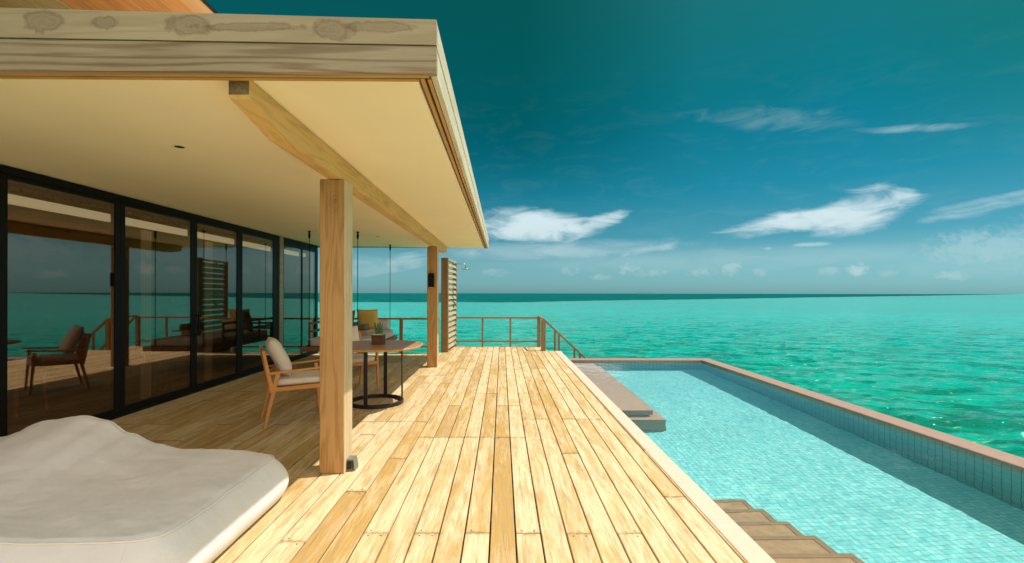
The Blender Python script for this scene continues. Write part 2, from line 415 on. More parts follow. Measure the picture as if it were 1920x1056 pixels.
# ---------------------------------------------------------------- sea
def sea_mat():
    m, t, b = newmat('lagoon water')
    g = t.node('ShaderNodeNewGeometry').outputs['Position']
    x, y, z = t.sep(g)
    dist = t.m('SQRT', t.m('ADD', t.m('MULTIPLY', x, x), t.m('MULTIPLY', y, y)))
    # reef edge: deep water starts past a slanting line
    edge = t.m('SUBTRACT', y, t.m('ADD', 165., t.m('MULTIPLY', t.m('MAXIMUM', x, 0.), .92)))
    n1 = t.noise(g, .016, 5, .65, .5)
    n2 = t.noise(t.vmul(g, (.5, 1., 1.)), .11, 4, .6)
    edge = t.m('ADD', edge, t.m('ADD', t.m('MULTIPLY', t.m('SUBTRACT', n1, .5), 60.), t.m('MULTIPLY', t.m('SUBTRACT', n2, .5), 34.)))
    deep = t.m('MULTIPLY', t.mr(edge, -3., 14.), t.mr(t.noise(t.vmul(g, (.35, 1., 1.)), .35, 3, .6), .3, .48, .55, 1))
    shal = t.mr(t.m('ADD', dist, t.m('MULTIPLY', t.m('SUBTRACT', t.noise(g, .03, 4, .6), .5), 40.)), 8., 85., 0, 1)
    wav = t.noise(t.vmul(g, (.8, 1.15, 1.)), .80, 6, .66, .9)
    wav2 = t.noise(t.vmul(g, (.75, 1.15, 1.)), 2.9, 6, .72, .7)
    big = t.noise(t.vmul(g, (.5, 1., 1.)), .12, 4, .6, .5)
    wf = t.m('ADD', t.mr(wav, .40, .62), t.m('MULTIPLY', t.m('SUBTRACT', wav2, .5), 1.9))
    wf = t.m('ADD', wf, t.m('MULTIPLY', t.m('SUBTRACT', big, .5), 1.0), clamp=True)
    crest = t.mr(t.noise(t.vmul(g, (.6, 1.6, 1.)), 3.1, 4, .7, .8), .70, .76, 0, 1)
    lens = t.noise(t.vmul(t.node('ShaderNodeVectorRotate', {'Vector': g, 'Angle': .3}, rotation_type='Z_AXIS').outputs[0], (.42, 1.05, 1.)), .95, 5, .58, .35)  # dark troughs and paler sky reflection painted as elongated colour patches
    wf = t.m('ADD', t.m('MULTIPLY', t.mr(lens, .44, .53), .8), t.m('MULTIPLY', t.m('SUBTRACT', wav2, .45), 1.2), clamp=True)
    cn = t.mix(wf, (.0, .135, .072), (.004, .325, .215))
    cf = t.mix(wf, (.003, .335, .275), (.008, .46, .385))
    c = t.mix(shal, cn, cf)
    patch = t.noise(t.vmul(g, (.4, 1., 1.)), .035, 5, .6, .6)
    c = t.mix(t.mr(patch, .52, .72, 0, .35), c, (.0, .25, .20))
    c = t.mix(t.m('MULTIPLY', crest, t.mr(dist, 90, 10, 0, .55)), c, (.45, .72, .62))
    c = t.mix(deep, c, (.004, .085, .088))
    t.put(b.inputs['Base Color'], c)
    b.inputs['Roughness'].default_value = .06; t.put(b.inputs['Specular IOR Level'], t.m('MULTIPLY', t.mr(dist, 25, 300, .26, .06), t.mr(edge, 14., -3.))); b.inputs['IOR'].default_value = 1.30
    def ridge(v, sc, det):
        n = t.node('ShaderNodeTexNoise', {'Vector': v, 'Scale': sc, 'Detail': det, 'Roughness': .6}); return t.m('ABSOLUTE', t.m('SUBTRACT', n.outputs[0], .5))
    v1 = t.vmul(t.node('ShaderNodeVectorRotate', {'Vector': g, 'Angle': .18}, rotation_type='Z_AXIS').outputs[0], (.55, 1.15, 1.))
    v2 = t.vmul(t.node('ShaderNodeVectorRotate', {'Vector': g, 'Angle': -.25}, rotation_type='Z_AXIS').outputs[0], (.6, 1.2, 1.))
    hh = t.m('ADD', t.m('MULTIPLY', ridge(v1, .9, 3.), -.34), t.m('MULTIPLY', ridge(v2, 2.6, 4.), -.12))
    bn = t.node('ShaderNodeBump', {'Height': hh, 'Strength': 1.0, 'Distance': 1.0}); t.put(b.inputs['Normal'], bn.outputs[0])
    return m
SEA = -1.8
mb = MB()
rr = [2.5]
while rr[-1] < 30000: rr.append(rr[-1]*(1.011 if rr[-1] < 110 else 1.08))
NA = 420; A0, A1 = R(-62), R(78)
vs = []; fs = []
for i, r in enumerate(rr):
    fade = max(0, 1-r/115)**.7
    for k in range(NA+1):
        a = A0+(A1-A0)*k/NA; x, y = r*math.sin(a), r*math.cos(a); h = 0
        if fade > 0:
            h = .07*noise.noise((x*.30+y*.1, y*.50, 0))-.21*abs(noise.noise((x*.52-y*.15, y*.95, 5)))
            if r < 70: h -= .085*abs(noise.noise((x*1.35+y*.5, y*2.2, 9)))
            if r < 40: h -= .024*abs(noise.noise((x*3.3-y*.9, y*4.6, 2)))
        vs.append((x, y, SEA+h*fade))
for i in range(len(rr)-1):
    for k in range(NA): o = i*(NA+1)+k; fs.append((o, o+NA+1, o+NA+2, o+1))
# the calm remainder all round, joined a little lower
o = len(vs); RB = [0, 30, 300, 3000, 30000]
for r in RB:
    for k in range(49):
        a = A1+(2*PI+A0-A1)*k/48; vs.append((max(r, .01)*math.sin(a), max(r, .01)*math.cos(a), SEA-.02))
for i in range(len(RB)-1):
    for k in range(48): q = o+i*49+k; fs.append((q, q+49, q+50, q+1))
mb.add(vs, fs, 0, True)
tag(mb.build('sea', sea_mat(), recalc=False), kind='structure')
# low island on the horizon
isl = MB(); vs = []; fs = []; n = 40
for i in range(n+1):
    x = 1130+i*(190/n); h = 11*math.sin(PI*i/n)**.5+4*noise.noise((i*.5, 0, 0))
    for (yy, hh) in ((3990, SEA-1), (4020, SEA+max(h, .5)), (4080, SEA+max(h*.8, .4)), (4120, SEA-1)): vs.append((x, yy, hh))
for i in range(n):
    for k in range(3): fs.append((i*4+k, i*4+4+k, i*4+5+k, i*4+1+k))
isl.add(vs, fs); tag(isl.build('island', plain('far island green', (.03, .12, .12), .9)), kind='structure')

# ---------------------------------------------------------------- deck
PITCH = .1587; X0 = -.071; GAP = .0098
dk = MB()
def ends_for(k):
    if k == 9: return [2.2, 4.6, 6.9, 9.3, 11.2]
    J = []
    rnd = random.Random(k*13+5)
    if -12 <= k <= 8:
        if k % 2 and k < 7: J.append(3.0)
        if k == 8: J += [3.54]
        if -5 <= k <= 1: J.append(5.0)
        elif k in (-7, 3, 5, 6): J.append(5.73)
        elif k == 2: J.append(5.73)
        elif k in (4, 7): J.append(5.73 if k == 7 else 4.5)
        J.append({0: 6.41, 1: 6.41, -1: 7.18, -2: 7.18, 2: 7.18, -4: 6.41, -3: 8.2, 3: 8.6}.get(k, 7.6+.7*(k % 3)))
        J.append(9.5 if k % 3 else 10.3); J.append(11.6 if k % 2 else 12.3)
        if k < -5: J = [2.9+.73*(k % 4), 5.0+.73*((k*3) % 3)+.6, 8.0+.73*(k % 2), 10.5]
    else:
        y = 1.2+.61*(k*5 % 4)
        while y < 13: J.append(y); y += 2.44 if rnd.random() < .5 else 1.83
    return J
screws = []; yrange = []
for k in range(-30, 10):
    xa = X0+k*PITCH+GAP/2; xb = xa+PITCH-GAP
    if k > 9: continue
    if xa > 1.37: continue
    xb = min(xb, 1.376)
    ymax = 12.06 if xb < -1.5 else (12.53 if xa > 1.12 else 13.58)
    ys = sorted([y for y in ends_for(k) if .2 < y < ymax-.25]); ys = [-.6]+ys+[ymax]
    for a, b_ in zip(ys[:-1], ys[1:]):
        rnd = random.Random(int(k*1000+a*37)); dk.av = rnd.random()
        dz_ = rnd.uniform(-.0012, .0012); g = .0022; c = .0035
        tw = rnd.uniform(-.0008, .0008)
        a_, b2 = a+g, b_-g
        prof = [(xa, -.03), (xa, dz_-c+tw), (xa+c, dz_+tw), (xb-c, dz_-tw), (xb, dz_-c-tw), (xb, -.03)]
        vs = [(x, yy, z) for yy in (a_, b2) for x, z in prof]; n = 6
        dk.add(vs, [(j, (j+1) % n, n+(j+1) % n, n+j) for j in range(n)]+[tuple(range(n))[::-1], tuple(range(n, 2*n))])
        yrange += [(a, b_)]*8
        if -8 <= k <= 9:
            for yy in (a+.035, b_-.035):
                for xx in (xa+.035, xb-.035):
                    if rnd.random() < .6: screws.append((xx, yy, dz_+.0008))
for (x, y, z) in screws:
    dk.add([(x+.006*math.cos(q*PI/4), y+.006*math.sin(q*PI/4), z) for q in range(8)], [tuple(range(8))], 1)
# joists / dark underlay and rim boards
for (a, b_) in (((-4.9, -.6, -.12), (-1.52, 12.03, -.034)), ((-1.52, -.6, -.12), (1.12, 13.55, -.034)), ((1.12, -.6, -.12), (1.378, 12.50, -.034))): dk.box(a, b_, 0, 1)
dk.av = .4
dk.box((-4.9, 12.062, -.30), (-1.56, 12.10, -.004)); dk.box((-1.555, 13.582, -.30), (1.14, 13.62, -.004)); dk.box((1.15, 12.532, -.3), (1.53, 12.57, -.004))
deck = tag(dk.build('deck', [M_deck, M_gap], recalc=False), kind='structure')
for nm, q in (('y0', 0), ('y1', 1)):
    vals = [v[q] for v in yrange]; vals += [(-99., 99.)[q]]*(len(dk.f)-len(vals))
    deck.data.attributes.new(nm, 'FLOAT', 'FACE').data.foreach_set('value', vals)
import bmesh
bm = bmesh.new(); bm.from_mesh(deck.data); bmesh.ops.recalc_face_normals(bm, faces=bm.faces); bm.to_mesh(deck.data); bm.free()

# ---------------------------------------------------------------- pool
def tile_mat(name, c1, c2, grout, su, sv, axes, mort, wob=.0):
    m, t, b = newmat(name)
    co = t.node('ShaderNodeTexCoord').outputs['Object']
    x, y, z = t.sep(co); ax = {'x': x, 'y': y, 'z': z}
    v = t.comb(t.m('DIVIDE', ax[axes[0]], su), t.m('DIVIDE', ax[axes[1]], sv), 0.)
    fu = t.m('FRACT', t.m('ADD', t.m('DIVIDE', ax[axes[0]], su), 500.)); fv = t.m('FRACT', t.m('ADD', t.m('DIVIDE', ax[axes[1]], sv), 500.))
    gu = t.m('MINIMUM', fu, t.m('SUBTRACT', 1., fu)); gv = t.m('MINIMUM', fv, t.m('SUBTRACT', 1., fv))
    gm = t.m('MINIMUM', t.m('MULTIPLY', gu, su), t.m('MULTIPLY', gv, sv))
    gr = t.mr(gm, mort*.6, mort)
    wn = t.node('ShaderNodeTexWhiteNoise', {'Vector': t.node('ShaderNodeVectorMath', {0: v}, operation='FLOOR').outputs[0]}, noise_dimensions='3D')
    c = t.mix(wn.outputs[0], c1, c2)
    c = t.mix(t.mr(t.noise(co, 1.3, 4, .6), .35, .7, 0, .35), c, tuple(q*.72 for q in c1))
    t.put(b.inputs['Base Color'], t.mix(gr, grout, c))
    b.inputs['Roughness'].default_value = .3; b.inputs['Specular IOR Level'].default_value = .4
    return m
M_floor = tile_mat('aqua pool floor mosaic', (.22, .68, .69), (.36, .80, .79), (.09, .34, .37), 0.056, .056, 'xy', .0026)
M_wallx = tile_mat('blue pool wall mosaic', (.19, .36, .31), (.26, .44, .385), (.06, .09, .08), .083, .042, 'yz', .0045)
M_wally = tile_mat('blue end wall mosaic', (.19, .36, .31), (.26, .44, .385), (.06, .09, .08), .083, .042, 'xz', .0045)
M_stone = plain('mauve pool stone', (.53, .345, .235), .7, 0, .3, .3, 60, .05, 9)
M_stone2 = plain('brown pool step stone', (.42, .27, .15), .7, 0, .3, .3, 60, .14, 14)
M_stone3 = plain('dark step nosing stone', (.30, .20, .115), .7, 0, .3, .3, 60, .1, 14)
M_cop = plain('pink coping stone', (.31, .205, .158), .7, 0, .3, .3, 90, .10, 14)
M_copd = plain('cream coping stone', (.66, .50, .385), .7, 0, .3, .3, 90, .04, 14)
WZ = -.037
pool = empty('swimming_pool', 'long blue tiled swimming pool with pink stone coping beside the deck', 'pool', (3, 6, 0))
def ch(o, parent):   # keep world placement under an empty
    o.parent = parent; o.matrix_parent_inverse = Matrix.Translation(parent.location).inverted(); return o
def inv(parent, rz=0): return Matrix.Translation(-Vector(parent.location))
def part(mb, name, mat, parent):
    """mesh given in world coordinates, stored relative to its thing"""
    pl = Vector((0, 0, 0)); p = parent
    while p is not None: pl += Vector(p.location); p = p.parent
    o = mb.build(name, mat); o.data.transform(Matrix.Translation(-pl)); o.parent = parent
    return o
Y0 = -1.2
def partc(mb, name, mat, parent, rec=True):
    o = part(mb, name, mat, parent); o.cycles.is_caustics_receiver = rec; return o
partc(MB().box((1.56, Y0, -1.25), (4.53, 10.85, -1.1)), 'pool_floor', M_floor, pool)
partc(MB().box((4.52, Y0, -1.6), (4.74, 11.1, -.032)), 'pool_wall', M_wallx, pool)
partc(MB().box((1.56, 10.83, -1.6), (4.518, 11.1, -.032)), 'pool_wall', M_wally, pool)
partc(MB().box((1.40, Y0, -1.6), (1.535, 12.4, -.032)), 'pool_wall', M_wallx, pool)
partc(MB().box((1.536, Y0-.2, -1.6), (4.518, Y0, -.032)), 'pool_wall', M_wally, pool)
mb = MB(); random.seed(3)
y = Y0
while y < 11.0:
    y2 = min(y+1.2, 11.12); mb.box((4.515, y+.0015, -.03), (4.785, y2-.0015, .0), .004); y = y2
part(mb, 'coping', M_cop, pool)
mb = MB(); x = 1.54
while x < 4.51:
    x2 = min(x+.9, 4.512); mb.box((x+.0015, 10.825, -.03), (x2-.0015, 11.12, .0), .004); x = x2
part(mb, 'coping', M_cop, pool)
mb = MB(); y = 12.5
while y > Y0:
    y2 = max(y-.62, Y0); mb.box((1.381, y2+.0012, -.03), (1.537, y-.0012, -.001), .003); y = y2
part(mb, 'coping', M_copd, pool)
# shallow ledge and the wider step under it
partc(MB().box((1.537, 6.56, -.52), (2.07, 10.826, -.28), .006), 'ledge', M_stone, pool)
partc(MB().box((1.538, 6.42, -1.09), (2.20, 10.824, -.60), .006).box((1.538, 6.60, -.60), (1.95, 10.80, -.521)), 'ledge', M_stone, pool)
for i, (yf, zt) in enumerate([(2.9, -.12), (3.24, -.28), (3.56, -.43), (3.89, -.585), (4.20, -.74)]):
    ya = Y0+.01 if i == 0 else [2.9, 3.24, 3.56, 3.89][i-1]+.001
    st_ = MB().box((1.538, ya, -1.095), (2.12, yf, zt), .005)
    st_.box((1.538, yf-.045, zt+.001), (2.122, yf+.004, zt+.007), .002, 1); st_.box((2.075, ya, zt+.001), (2.124, yf-.047, zt+.007), .002, 1)
    partc(st_, 'step', [M_stone2, M_stone3], pool)
# rippled water surface
mb = MB(); NX, NY = 150, 640
vs = []; fs = []
for j in range(NY):
    y = Y0+.002+(10.828-Y0)*j/(NY-1)
    for i in range(NX):
        x = 1.536+2.983*i/(NX-1)
        h = 0.0011*noise.noise((x*2.6+y*.5, y*3.0, 0))+.0007*noise.noise((x*8.5, y*7.5, 3))+.0004*noise.noise((x*21, y*19, 9))
        vs.append((x, y, WZ+h))
for j in range(NY-1):
    for i in range(NX-1):
        a = j*NX+i; fs.append((a, a+1, a+NX+1, a+NX))
mb.add(vs, fs, 0, True)
M_water, t, b = newmat('clear pool water')
b.inputs['Transmission Weight'].default_value = 1; b.inputs['Roughness'].default_value = 0; b.inputs['IOR'].default_value = 1.333
t.put(b.inputs['Base Color'], (.95, .99, .985))
o = mb.build('pool_water', M_water, recalc=False); tag(o, kind='structure'); o.cycles.is_caustics_caster = True

# ---------------------------------------------------------------- villa
villa = empty('villa', 'timber villa terrace wing with cream soffit and black framed sliding glass doors', 'building', (-4.6, 6, 0))
XR = -.33; YF = 2.40; YB = 12.0
def zt(x, z, k): return z+k*max(0., XR-x)       # boards rise a little to the left
def slantboard(xa, xb, ya, yb, za, ka, zb, kb):
    m_ = MB(); N_ = 12; vs = []; fs = []
    for i in range(N_+1):
        x = xa+(xb-xa)*i/N_
        for (y, z, k) in ((ya, za, ka), (yb, za, ka), (yb, zb, kb), (ya, zb, kb)): vs.append((x, y, zt(x, z, k)))
    for i in range(N_):
        for k in range(4):
            fs.append((i*4+k, i*4+(k+1) % 4, i*4+4+(k+1) % 4, i*4+4+k))
    fs.append((0, 1, 2, 3)); fs.append((N_*4+3, N_*4+2, N_*4+1, N_*4)); return m_.add(vs, fs)
# soffit slab (slightly falling to the outside)
mb = MB(); vs = []
def zs(x): return 2.622+(-.44-x)*.0137
for x in (-10., -.445):
    for (y, z) in ((2.497, zs(x)), (11.97, zs(x)), (11.97, 2.86), (2.497, 2.86)): vs.append((x, y, z))
mb.add(vs, [(0, 1, 2, 3), (7, 6, 5, 4), (0, 4, 5, 1), (1, 5, 6, 2), (2, 6, 7, 3), (3, 7, 4, 0)])
roof = part(mb, 'lower_roof', M_soffit, villa)
part(slantboard(-10, XR, YF, YF+.04, 2.742, .016, 2.868, .026), 'fascia_board', M_grey, roof)
part(slantboard(-10, XR+.0, YF+.004, YF+.044, 2.604, .004, 2.736, .016), 'fascia_board', M_grey2, roof)
part(slantboard(-10, XR-.045, YF+.046, YF+.070, 2.606, .004, 2.70, .004), 'fascia_trim', M_trim, roof)
part(slantboard(-10, XR-.10, YF+.073, YF+.100, 2.600, .005, 2.70, .005), 'fascia_trim', M_trim, roof)
part(MB().box((XR-.032, YF+.046, 2.742), (XR, YB, 2.868), .003), 'fascia_board', M_sidef, roof)
part(MB().box((XR-.034, YF+.048, 2.604), (XR-.003, YB, 2.736), .003), 'fascia_board', M_sidef, roof)
part(MB().box((XR-.060, YF+.101, 2.612), (XR-.040, YB, 2.80)).box((XR-.098, YF+.102, 2.616), (XR-.076, YB, 2.80)), 'fascia_trim', M_trimy, roof)
part(MB().box((-10, YB-.028, 2.63), (XR-.04, YB, 2.866)), 'fascia_board', M_sidef, roof)
part(MB().box((-10, YF+.05, 2.862), (XR-.036, YB-.03, 2.874)).box((XR-.076, YF+.102, 2.66), (XR-.060, YB-.03, 2.8)).box((XR-.112, YF+.102, 2.66), (XR-.099, YB-.03, 2.8)).box((XR-.04, YF+.102, 2.66), (XR-.034, YB-.03, 2.8)), 'roof_sheet', M_gap, roof)
part(MB().box((-10, YF+.05, 2.8745), (XR-.036, YB-.03, 2.879)), 'bounce_sheet', M_sheet, roof)  # unseen pale sheet added to bounce sunlight onto the upper roof planks
# beam with chamfered ends
bz = 2.446; tz = 2.628
part(MB().extr([(2.535, tz), (2.535, 2.545), (2.555, 2.53), (2.98, bz), (11.25, bz), (11.62, 2.50), (11.66, 2.53), (11.68, tz)], -1.445, -1.335).box((-1.443, 2.532, 2.547), (-1.337, 2.5355, 2.62), 0, 1), 'beam', [M_beam, wood('dark end grain', (.36, .23, .10), (.17, .10, .045), 'y', .7, 1.2, 0, gs=2.5)], villa)
def chamf_post(ya):
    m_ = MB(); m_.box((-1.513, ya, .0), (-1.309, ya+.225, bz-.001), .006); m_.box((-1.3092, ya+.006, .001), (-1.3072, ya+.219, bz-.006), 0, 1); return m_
M_postp = wood('painted sunlit post side', (.74, .60, .38), (.52, .38, .20), 'z', .65, 1., .2, gs=1.5)  # paler copy of the post wood; sunlight on this face put into colour
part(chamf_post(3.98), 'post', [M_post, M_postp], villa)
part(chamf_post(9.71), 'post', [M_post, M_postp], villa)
# upper roof
mb = MB(); x = -2.965; i = 0
while x > -9.5:
    mb.av = random.random(); mb.box((x-.222, -2, 4.2+.0), (x, 7.5, 4.225), .004, 0 if x > -3.95 else 1); x -= .228; i += 1
M_khaki = wood('khaki ceiling planks', (.40, .30, .12), (.24, .16, .05), 'y', .6, .7, 0, tonevar=.5)
up = part(mb, 'upper_roof', [M_up, M_khaki], villa)
part(MB().box((-2.845, -2, 4.17), (-2.765, 7.5, 4.205), .004).box((-2.955, -2, 4.185), (-2.85, 7.5, 4.222), .004), 'eave_board', M_upl, up)
part(MB().box((-2.763, -2, 4.18), (-2.750, 7.5, 4.212)), 'gutter', M_iron, up)
part(MB().box((-9.5, -2, 4.232), (-3.05, 7.5, 4.26)), 'roof_sheet', M_gap, up)
part(MB().box((-9.4, 2.6, 2.88), (-5.2, 7.3, 4.198)), 'upper_wall', M_soffit, villa)

# glass wall
XW = -4.60
def glass_mat():
    m, t, b = newmat('reflective tinted glass')
    out = t.n['Material Output']
    tr = t.node('ShaderNodeBsdfTransparent', {0: (.62, .58, .50)})
    gl = t.node('ShaderNodeBsdfGlossy', {0: (1., .84, .74), 'Roughness': .0})
    ge = t.node('ShaderNodeNewGeometry').outputs
    cs = t.m('ABSOLUTE', t.node('ShaderNodeVectorMath', {0: ge['Normal'], 1: ge['Incoming']}, operation='DOT_PRODUCT').outputs['Value'])
    lw = t.m('ADD', .04, t.m('MULTIPLY', t.m('POWER', t.m('SUBTRACT', 1., cs), 5.), .96))
    f = t.m('ADD', lw, .12, clamp=True)
    mx = t.node('ShaderNodeMixShader', {0: f, 1: tr.outputs[0], 2: gl.outputs[0]})
    t.put(out.inputs[0], mx.outputs[0]); return m
M_glass = glass_mat()
ZT = 2.675; FZ = 2.555; BZ = .115
def door(ya, yb, sa, sb, name='sliding_door', handle=None, top=FZ):
    """panel between stile centres; sa, sb: stile widths inside the panel"""
    f = MB()
    f.box((XW-.06, ya, .05), (XW, ya+sa, 2.60), .003); f.box((XW-.06, yb-sb, .05), (XW, yb, 2.60), .003)
    f.box((XW-.055, ya+sa, .05), (XW-.003, yb-sb, BZ)); f.box((XW-.055, ya+sa, top), (XW-.003, yb-sb, 2.60))
    fo = part(f, name, M_black, villa)
    part(MB().box((XW-.018, ya+sa-.004, BZ-.004), (XW-.010, yb-sb+.004, top+.004)), 'pane', M_glass, fo)
    if handle:
        part(MB().bar((XW+.045, handle, .85), (XW+.045, handle, 1.18), .022, .022).bar((XW-.002, handle, .87), (XW+.045, handle, .87), .018, .018).bar((XW-.002, handle, 1.16), (XW+.045, handle, 1.16), .018, .018), 'handle', M_black, fo)
    return fo
ST = [4.45, 5.69, 7.06, 8.28, 9.60]
door(2.9, 4.462, .08, .075); door(4.397+.067, 5.79, .006, .078)
door(5.794, 7.185, .072, .075, handle=None); door(7.189, 8.44, .062, .095, handle=7.215); door(8.444, 9.90, .072, .235)
part(MB().box((XW-.10, 1.0, -.01), (XW+.012, 9.90, .048), .003).box((XW-.10, 1.0, 2.602), (XW+.012, 9.90, ZT-.002), .003), 'door_track', M_black, villa)
part(MB().box((XW-.08, 1.0, .05), (XW-.01, 2.895, 2.60)), 'wall', M_int, villa)
M_brick = tile_mat('sand coloured split stone', (.42, .32, .18), (.30, .22, .12), (.10, .07, .04), .30, .035, 'yz', .003)
part(MB().box((XW-.16, 9.905, 0), (XW+.02, 10.07, 2.67)), 'stone_pier', M_brick, villa)
wf_ = MB()
for (a, b_) in ((10.075, 10.14), (11.03, 11.09), (11.86, 12.0)): wf_.box((XW-.06, a, .05), (XW, b_, 2.60), .003)
for (a, b_) in ((10.14, 11.03), (11.09, 11.86)):
    wf_.box((XW-.055, a, .05), (XW-.003, b_, .10)); wf_.box((XW-.055, a, 2.5), (XW-.003, b_, 2.60))
wf_.box((XW-.10, 10.075, -.01), (XW+.01, 12.0, .048)).box((XW-.10, 10.075, 2.602), (XW+.01, 11.96, ZT-.004))
wn_ = part(wf_, 'corner_window', M_black, villa)
part(MB().box((XW-.018, 10.136, .096), (XW-.010, 11.034, 2.504)), 'pane', M_glass, wn_)
part(MB().box((XW-.018, 11.086, .096), (XW-.010, 11.864, 2.504)), 'pane', M_glass, wn_)
# room behind the glass
M_room = plain('dark warm room wall', (.34, .27, .20), .8, 0, .2, 0, 1, .1)
M_pale = plain('pale room panel', (.42, .36, .28), .8)
part(MB().box((-9.6, 1.0, -.02), (XW-.10, 11.8, -.002)), 'room_floor', M_int, villa)
rw = part(MB().box((-9.7, .9, 0), (-9.6, 11.9, 2.66)).box((-9.6, .9, 0), (XW-.10, 1.0, 2.66)), 'room_wall', M_room, villa)
part(MB().box((-9.6, 11.70, 0), (XW-.11, 11.84, 2.60)), 'room_wall', M_room, villa)
mb = MB()
for i in range(90): mb.box((-9.58, 1.05+i*.118, 2.56), (-5.05, 1.05+i*.118+.08, 2.60))
part(mb, 'room_ceiling', M_int, villa)
m, t, b = newmat('glowing cove strip')
b.inputs['Base Color'].default_value = (.8, .78, .62, 1); b.inputs['Emission Color'].default_value = (1, .93, .66, 1); b.inputs['Emission Strength'].default_value = .85
part(MB().box((-4.86, 1.05, 2.37), (-4.74, 11.6, 2.45), .004), 'cove_light', m, villa)
def curtain(x, ya, yb, n):
    m_ = MB(); vs = []; fs = []; N_ = n*8
    for i in range(N_+1):
        y = ya+(yb-ya)*i/N_; xx = x+.035*math.sin(i*PI/4)+.01*math.sin(i*.7)
        vs += [(xx, y, .03), (xx, y, 2.365)]
    for i in range(N_): fs.append((2*i, 2*i+2, 2*i+3, 2*i+1))
    return m_.add(vs, fs, 0, True)
M_cur = fabric('sheer grey curtain cloth', (.78, .72, .64), 600, .05)
part(curtain(-4.98, 6.62, 6.82, 3), 'curtain', M_cur, villa)
part(curtain(-4.98, 8.05, 8.25, 3), 'curtain', M_cur, villa)

# ---------------------------------------------------------------- soft goods
def pillow_mesh(w_, h_, t_, seed=0, n=18):
    m_ = MB(); vs = []; fs = []
    for side in (1, -1):
        for j in range(n+1):
            for i in range(n+1):
                u = -1+2*i/n; v = -1+2*j/n
                pin = 1-.07*(1-v*v)*u*u; pin2 = 1-.07*(1-u*u)*v*v
                th = ((1-u**4)*(1-v**4))**.55
                q = noise.noise((u*2.2+seed, v*2.2, side*1.3))*.10*th
                vs.append((u*w_/2*pin, v*h_/2*pin2, side*(t_/2)*(th+q)*(1 if th > 0 else 0)))
    N1 = (n+1)**2
    for s_ in (0, 1):
        for j in range(n):
            for i in range(n):
                a = s_*N1+j*(n+1)+i; f = (a, a+1, a+n+2, a+n+1); fs.append(f if s_ == 0 else f[::-1])
    return m_.add(vs, fs, 0, True)
def pillow(name, label, cat, w_, h_, t_, M, mat, group=None, seed=0):
    mb = pillow_mesh(w_, h_, t_, seed)
    o = mb.build(name, mat)
    import bmesh
    bm = bmesh.new(); bm.from_mesh(o.data); bmesh.ops.remove_doubles(bm, verts=bm.verts, dist=.0005); bm.to_mesh(o.data); bm.free()
    o.matrix_world = M; tag(o, label, cat, group)
    return o
def softbox(a, b, r=.03, puff=.012, seed=0, mat=None, n=14):
    """rounded cushion slab"""
    a, b = Vector(a), Vector(b); c = (a+b)/2; h = (b-a)/2
    m_ = MB(); vs = []; fs = []; nu = 40
    zs_ = [-1, -.97, -.8, -.3, .3, .8, .97, 1]
    def sup(an, rx, ry, e):
        cc, ss = math.cos(an), math.sin(an)
        return (math.copysign(abs(cc)**(2/e), cc)*rx, math.copysign(abs(ss)**(2/e), ss)*ry)
    rings = []
    for k, z in enumerate(zs_):
        inset = r*(1-math.sqrt(max(0, 1-max(0, (abs(z)-.6)/.4)**2)))
        ring = []
        for q in range(nu):
            x, y = sup(2*PI*q/nu, h.x-inset, h.y-inset, 9)
            ring.append(len(vs)); vs.append((c.x+x, c.y+y, c.z+z*h.z))
        rings.append(ring)
    for r1, r2 in zip(rings[:-1], rings[1:]):
        for q in range(nu): fs.append((r1[q], r1[(q+1) % nu], r2[(q+1) % nu], r2[q]))
    for top in (1, 0):
        prev = rings[-1] if top else rings[0]
        for s_ in (.85, .6, .3):
            ring = []
            for q in range(nu):
                x0, y0, z0 = vs[(rings[-1] if top else rings[0])[q]]
                pz = (puff*(1-s_*s_)+.004*noise.noise((x0*5*s_+seed, y0*5*s_, 2))) if top else 0
                ring.append(len(vs)); vs.append((c.x+(x0-c.x)*s_, c.y+(y0-c.y)*s_, z0+pz))
            for q in range(nu):
                f = (prev[q], prev[(q+1) % nu], ring[(q+1) % nu], ring[q]); fs.append(f if top else f[::-1])
            prev = ring
        ci = len(vs); vs.append((c.x, c.y, (c.z+h.z+puff) if top else c.z-h.z))
        for q in range(nu):
            f = (prev[q], prev[(q+1) % nu], ci); fs.append(f if top else f[::-1])
    return m_.add(vs, fs, 0, True)

